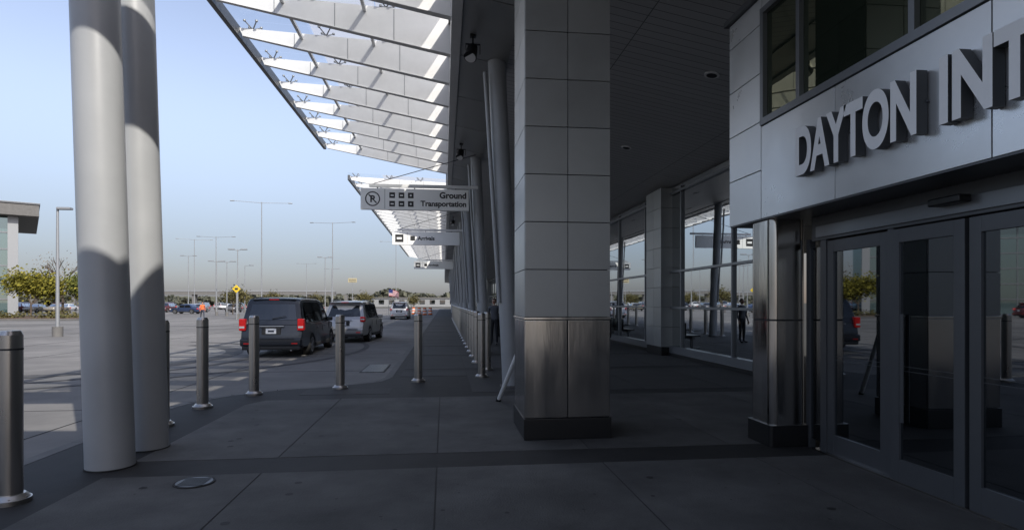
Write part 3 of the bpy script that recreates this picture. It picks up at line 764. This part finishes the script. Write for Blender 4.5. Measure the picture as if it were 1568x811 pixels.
# ---------------------------------------------------------------- people
def person(name,loc,rotz,walk=0.0,top=M_cloth,bot=M_cloth2):
    V=[];Rr=[];E=[]
    def v(x,y,z,r,par=None,ry=None):
        V.append((x,y,z)); Rr.append((r,ry or r)); 
        if par is not None: E.append((par,len(V)-1))
        return len(V)-1
    w=walk
    pel=v(0,0,.95,.155,None,.115); ab=v(0,0,1.10,.14,pel,.105); ch=v(0,.0,1.30,.165,ab,.115); sh=v(0,0,1.43,.12,ch,.09); nk=v(0,-.01,1.52,.052,sh)
    for s_ in (-1,1):
        hp=v(s_*.09,0,.90,.10,pel); kn=v(s_*.10,-w*s_*.22-.01,.50,.062,hp); an=v(s_*.105,-w*s_*.34+(.06 if w else .01),.10,.042,kn)
        he=v(s_*.105,-w*s_*.34-.03,.045,.042,an); to=v(s_*.12,-w*s_*.34-.17,.035,.036,he)
        so_=v(s_*.19,0,1.41,.062,sh); el=v(s_*.25,w*s_*.12+.03,1.14,.045,so_); wr=v(s_*.26,w*s_*.22-.07,.90,.030,el); pa=v(s_*.262,w*s_*.24-.09,.84,.032,wr,.018)
        for f,(dy,ln) in enumerate(((-.030,.07),(-.010,.08),(.010,.075),(.028,.06))):
            a=v(s_*.262,V[pa][1]+dy,.80,.009,pa); c=v(s_*.255,V[pa][1]+dy,.80-ln*.55,.008,a); v(s_*.240,V[pa][1]+dy-.004,.80-ln,.007,c)
        a=v(s_*.250,V[pa][1]-.045,.83,.010,pa); v(s_*.243,V[pa][1]-.055,.79,.008,a)
    me=bpy.data.meshes.new('p'); me.from_pydata(V,E,[]); o=bpy.data.objects.new('p',me); bpy.context.collection.objects.link(o)
    o.modifiers.new('s','SKIN'); 
    if not me.skin_vertices: 
        bpy.context.view_layer.objects.active=o; bpy.ops.mesh.customdata_skin_add()
    sv=me.skin_vertices[0].data
    for i,(a,c) in enumerate(Rr): sv[i].radius=(a,c)
    sv[0].use_root=True
    o.modifiers.new('u','SUBSURF').levels=2
    bpy.context.view_layer.update(); dg=bpy.context.evaluated_depsgraph_get(); ev=bpy.data.meshes.new_from_object(o.evaluated_get(dg))
    b=B(); mt=b.mi(top); mb=b.mi(bot); ms=b.mi(M_skin); mk=b.mi(M_black)
    bm=bmesh.new(); bm.from_mesh(ev)
    for f in bm.faces:
        c=f.calc_center_median()
        f.material_index= mk if c.z<.09 else (ms if (c.z>1.485 or (abs(c.x)>.2 and c.z<.89)) else (mb if (c.z<.97 and abs(c.x)<.2) else mt))
    bm.verts.index_update(); b.merge(bm,None)
    bm=bmesh.new(); bmesh.ops.create_uvsphere(bm,u_segments=20,v_segments=14,radius=1)
    for q in bm.verts:
        x,y,z=q.co; k=1-.22*max(0,-z); 
        q.co=Vector((x*.075*k,y*.095*k-(.012 if z<0 and y<0 else 0),z*.118))
    bm.verts.index_update(); b.merge(bm,M_skin,Matrix.Translation((0,-.02,1.64)))
    bm=bmesh.new(); bmesh.ops.create_uvsphere(bm,u_segments=20,v_segments=14,radius=1)
    bmesh.ops.delete(bm,geom=[q for q in bm.verts if q.co.z<-.25 or (q.co.y<-.55 and q.co.z<.45)],context='VERTS')
    for q in bm.verts: q.co=Vector((q.co.x*.083,q.co.y*.103,q.co.z*.125))
    bm.verts.index_update(); b.merge(bm,M_hair,Matrix.Translation((0,-.012,1.645)))
    b.cyl((0,-.11,1.655),(0,-.135,1.62),.008,.014,M_skin,8)
    for s_ in (-1,1):
        b.cyl((s_*.072,-.015,1.64),(s_*.086,-.01,1.645),.02,.024,M_skin,10)
        b.cyl((s_*.028,-.098,1.655),(s_*.028,-.112,1.655),.010,.008,M_black,8)
    b.box(-.025,.025,-.113,-.10,1.582,1.59,M_red)
    bpy.data.objects.remove(o)
    return b.done(name,loc,rotz,ang=60)
person('standing_person',(1.90,22.3,.004),R(-20),0,M_jacket,M_cloth)
person('walking_person',(-25.0,64.5,RZ),R(30),1,M_vest,M_cloth2)
person('walking_person',(-41.5,52,RZ),R(-60),1,M_cloth,M_cloth2)

# ---------------------------------------------------------------- light
EL=R(38); az=Vector((.50,-.866,0))
tosun=Vector((az.x*math.cos(EL),az.y*math.cos(EL),math.sin(EL)))
sd=bpy.data.lights.new('sun','SUN'); sd.energy=4.9; sd.angle=R(.5); sd.color=(1,.95,.87)
so=bpy.data.objects.new('sun',sd); bpy.context.collection.objects.link(so); so.rotation_euler=tosun.to_track_quat('Z','Y').to_euler()
w=bpy.data.worlds.new('World'); scene.world=w; w.use_nodes=True; nt=w.node_tree
bg=nt.nodes['Background']; sky=nt.nodes.new('ShaderNodeTexSky'); sky.sky_type='NISHITA'; sky.sun_disc=False
sky.sun_elevation=EL; sky.sun_rotation=math.atan2(tosun.x,tosun.y); sky.dust_density=1.2; sky.air_density=1.0; sky.ozone_density=1.5
tc=nt.nodes.new('ShaderNodeTexCoord'); sp=nt.nodes.new('ShaderNodeSeparateXYZ'); nt.links.new(tc.outputs['Generated'],sp.inputs[0])
cr=nt.nodes.new('ShaderNodeValToRGB'); nt.links.new(sp.outputs['Z'],cr.inputs[0])
cr.color_ramp.interpolation='B_SPLINE'
el=cr.color_ramp.elements
el[0].position=0; el[0].color=(.26,.26,.32,1); el[1].position=.6; el[1].color=(.78,.76,.80,1)
for p,c in ((.08,(.31,.30,.34,1)),(.18,(.60,.56,.57,1)),(.29,(.92,.85,.84,1)),(.42,(.92,.86,.87,1))):
    e=el.new(p); e.color=c
hs=nt.nodes.new('ShaderNodeHueSaturation'); hs.inputs['Saturation'].default_value=.80; hs.inputs['Value'].default_value=1.75
nt.links.new(sky.outputs[0],hs.inputs['Color'])
mx=nt.nodes.new('ShaderNodeMix'); mx.data_type='RGBA'; mx.blend_type='MULTIPLY'; mx.inputs['Factor'].default_value=1
nt.links.new(hs.outputs[0],mx.inputs['A']); nt.links.new(cr.outputs[0],mx.inputs['B'])
nt.links.new(mx.outputs['Result'],bg.inputs[0]); bg.inputs[1].default_value=.15

# ---------------------------------------------------------------- camera
cd=bpy.data.cameras.new('camera'); co=bpy.data.objects.new('camera',cd); bpy.context.collection.objects.link(co)
co.location=(0,0,1.6); co.rotation_euler=(R(90),0,R(-6.59)); cd.sensor_width=36; cd.lens=20.66; cd.shift_y=.0367; cd.clip_end=6000; cd.clip_start=.05
scene.camera=co
